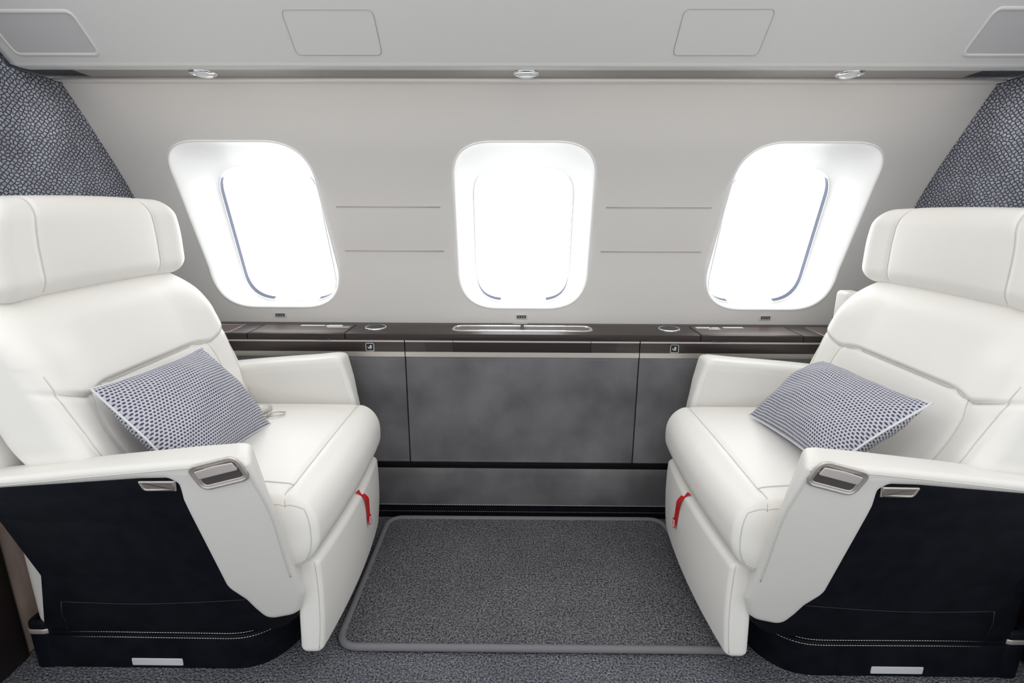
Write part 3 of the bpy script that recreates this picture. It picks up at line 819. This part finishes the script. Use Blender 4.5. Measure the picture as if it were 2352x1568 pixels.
    pi_ = add('rear_post', V, F, M['black'], ba, sharp=60)
    V, F = slab(round_poly([(-1.0535, .9245), (-1.0025, .9245), (-1.0025, .9765), (-1.0535, .9765)], .015, 5), .012, .002, lambda u, v, h_: (u, v, .086+h_), seg=2)
    add('post_band', V, F, M['nickel'], ba, sharp=60)
    # ---- recline handle on the near arm
    ang = R(17)
    def fh(u, v, h_):
        a = -.507+u*math.cos(ang)-v*math.sin(ang)*1.0; b = .540+u*math.sin(ang)+v*math.cos(ang)
        return (a, Yo(b)-h_, b)
    P = round_poly([(-.0475, -.0255), (.0475, -.0255), (.0475, .0255), (-.0475, .0255)], .017, 8)
    P = [Vector((p.x, p.y+.0035*math.cos(p.x/.05*1.5)*(-1 if p.y < 0 else 1)*.8)) for p in P]
    if area2(P) < 0: P = P[::-1]
    n = len(P)
    def frame(P, pf, fm_):
        V = []; F = []
        for ins, h_ in pf: V += [fm_(q.x, q.y, h_) for q in inset(P, ins)]
        for a in range(len(pf)-1):
            for j in range(n_(P)): F.append((a*n_(P)+j, a*n_(P)+(j+1) % n_(P), (a+1)*n_(P)+(j+1) % n_(P), (a+1)*n_(P)+j))
        return V, F
    n_ = len
    hd = add('recline_handle', *frame(P, [(0, .0), (.0005, .003), (.003, .0045), (.005, .0035), (.006, .0022), (.008, .0025), (.0095, .0018), (.0105, .0006)], fh), M['nickel'])
    hd.data.flip_normals() if True else None
    Q = inset(P, .010); add('cavity', [fh(q.x, q.y, .0008) for q in Q], [tuple(reversed(range(len(Q))))], M['cavity'], hd, smooth=False)
    LP = round_poly([(-.0365, -.001), (.0365, -.001), (.0355, .0155), (0, .0175), (-.0355, .0155)], .003, 4)
    V, F = slab(LP, .0050, .0015, lambda u, v, h_: fh(u, v, h_+.0006), seg=3); add('lever', V, F, M['leverm'], hd, sharp=50)
    # ---- half recess under the arm
    def fp(u, v, h_): return (u, Yo(v)+.0030-h_, v)
    P = round_poly([(-.653, .519), (-.650, .497), (-.594, .4975), (-.588, .520)], [.003, .009, .001, .001], 6)
    if area2(P) < 0: P = P[::-1]
    pk_ = add('latch_pocket', *frame(P, [(0, 0), (.001, .002), (.0025, .0025), (.004, .0015), (.005, .0005)], fp), M['nickel'])
    pk_.data.flip_normals()
    Q = inset(P, .004); add('pocket_floor', [fp(q.x, q.y, .0008) for q in Q], [tuple(reversed(range(len(Q))))], M['pocket'], pk_, smooth=False)
    # ---- seat belt tongue, left seat only shows it
    if s < 0:
        def buck(dx, dy): return None
        V, F = tube([(-.668, 1.215, .460), (-.660, 1.245, .468), (-.652, 1.272, .463)], .0105, n=12)
        bu = add('belt_buckle', V, F, M['buckle'])
        V, F = slab(round_poly([(-.662, 1.200), (-.640, 1.205), (-.640, 1.262), (-.662, 1.262)], .004, 4), .003, .001, lambda u, v, h_: (u, v, .4555+h_), seg=2)
        add('webbing', V, F, M['buckle'], bu)
        V, F = tube([(-.640, 1.222, .459), (-.622, 1.236, .458), (-.604, 1.246, .457), (-.607, 1.262, .457), (-.625, 1.262, .458), (-.642, 1.250, .459)], .0022, closed=True, n=8)
        add('tongue', V, F, M['nickel'], bu)
    else:
        rb = RBox((.022, .03, .05), (.010, .012, .012), m=(2, 2, 2), k=3, deform=lambda p: (-.875+p[0], 1.42+p[1], .70+p[2]))
        add('shell_corner', rb.V, rb.F, M['leather_shade'])
    return root
make_seat(-1, 'left')
make_seat(1, 'right')

# ------------------------------------------------------------------ pillows
def pillow(c, ex, ey, label, seed, w=.185, h=.122, T=.058):
    """c centre, ex unit along width, ey unit along height"""
    rnd = random.Random(seed)
    c = Vector(c); ex = Vector(ex).normalized(); ey = Vector(ey); ey = (ey-ex*ey.dot(ex)).normalized(); nz = ex.cross(ey)
    root = thing('throw_pillow', tuple(c), label, 'pillow', None)
    n = 56; V = []; F = []; UV = []
    ph = [rnd.uniform(0, 6) for _ in range(8)]
    def P(u, v, sgn):
        e = 1-abs(u)**2.2; f = 1-abs(v)**2.2
        px = w*u*(1-.07*(1-v*v)**1.0*abs(u)**2); py = h*v*(1-.09*(1-u*u)*abs(v)**2)
        t = T*(max(e, 0)**.62)*(max(f, 0)**.62)
        wr = .0035*math.sin(9*u+4*v+ph[0])*math.cos(5*v-3*u+ph[1])+.0025*math.sin(17*(u*u+v)+ph[2])*max(0, abs(u)+abs(v)-.8)
        return c+ex*px+ey*py+nz*(sgn*t+wr*(e*f)**.3*sgn+.006*math.sin(3*u+ph[3])*math.sin(2*v+ph[4]))
    for sgn in (1, -1):
        b = len(V)
        for i in range(n+1):
            for j in range(n+1):
                u = math.sin(math.pi/2*(2*i/n-1)); v = math.sin(math.pi/2*(2*j/n-1))
                V.append(P(u, v, sgn)); UV.append(((u+1)*w, (v+1)*h))
        for i in range(n):
            for j in range(n):
                q = (b+i*(n+1)+j, b+(i+1)*(n+1)+j, b+(i+1)*(n+1)+j+1, b+i*(n+1)+j+1); F.append(q if sgn > 0 else tuple(reversed(q)))
    UV = [(a*3.5, b*3.5) for a, b in UV]
    link('cover', V, F, M['knit'], root, uvs=UV)
    edge = [(u, -1) for u in seq(-1, 1, 30)][:-1]+[(1, v) for v in seq(-1, 1, 24)][:-1]+[(u, 1) for u in seq(1, -1, 30)][:-1]+[(-1, v) for v in seq(1, -1, 24)][:-1]
    V, F = tube([P(u, v, 0) for u, v in edge], .0026, closed=True, n=7)
    link('piping', V, F, M['piping'], root)
    return root
# left: top edge from (-.78,1.24,.631) to (-.76,.883,.638); lower corners (-.651,1.20,.50) ...
pillow((-.697, 1.043, .551), (-.02, -.357, .007), (-.129, .04, .181), 'blue-grey knitted pillow with pale piping resting on the left seat', 1, w=.156, h=.120, T=.070)
pillow((.655, 1.088, .542), (0, .339, -.023), (.158, -.023, .135), 'blue-grey knitted pillow with pale piping resting on the right seat', 7, w=.174, h=.110, T=.070)

for o in bpy.data.objects:
    if '_o' in o: del o['_o']

# ------------------------------------------------------------------ light and world
w = bpy.data.worlds.new('World'); sc.world = w; w.use_nodes = True
nt = w.node_tree; bg = nt.nodes['Background']; tc = N(nt, 'ShaderNodeTexCoord'); sp = N(nt, 'ShaderNodeSeparateXYZ')
nt.links.new(tc.outputs['Generated'], sp.inputs[0]); mr = N(nt, 'ShaderNodeMapRange'); mr.interpolation_type = 'SMOOTHSTEP'
mr.inputs['From Min'].default_value = -.1; mr.inputs['From Max'].default_value = .5; mr.inputs['To Min'].default_value = 1.08; mr.inputs['To Max'].default_value = 4.5
nt.links.new(sp.outputs['Y'], mr.inputs['Value']); nt.links.new(mr.outputs[0], bg.inputs[1]); bg.inputs[0].default_value = (.97, .985, 1, 1)
def area(name, loc, rot, sx, sy, e, col=(1, 1, 1)):
    l = bpy.data.lights.new(name, 'AREA'); l.shape = 'RECTANGLE'; l.size = sx; l.size_y = sy; l.energy = e; l.color = col
    o = bpy.data.objects.new(name, l); C.objects.link(o); o.location = loc; o.rotation_euler = rot; return o
area('aisle_ceiling_light', (0, .15, 1.66), (R(18), 0, 0), 2.0, .5, 8, (1, .99, .97))
area('seat_top_fill', (0, .72, 1.62), (R(-6), 0, 0), 2.0, .2, 3.6, (1, .99, .97))  # added unseen fill, brightens arm tops and cushions
area('valance_wash_light', (0, 1.285, 1.245), (R(8), 0, 0), 2.1, .03, 1.0, (1, .93, .85))

# ------------------------------------------------------------------ camera
cam = bpy.data.cameras.new('Camera'); co = bpy.data.objects.new('Camera', cam); C.objects.link(co)
cam.sensor_width = 36; cam.lens = 1220/2352*36; cam.clip_start = .02
co.matrix_world = Matrix.Translation((-.017, 0, .97)) @ Matrix.Rotation(R(.55), 4, 'Z') @ Matrix.Rotation(R(90-14.4), 4, 'X') @ Matrix.Rotation(R(.2), 4, 'Z')
sc.camera = co
sc.view_settings.view_transform = 'Standard'
sc.view_settings.look = 'None'
sc.view_settings.exposure = 0
sc.cycles.max_bounces = 10; sc.cycles.diffuse_bounces = 6
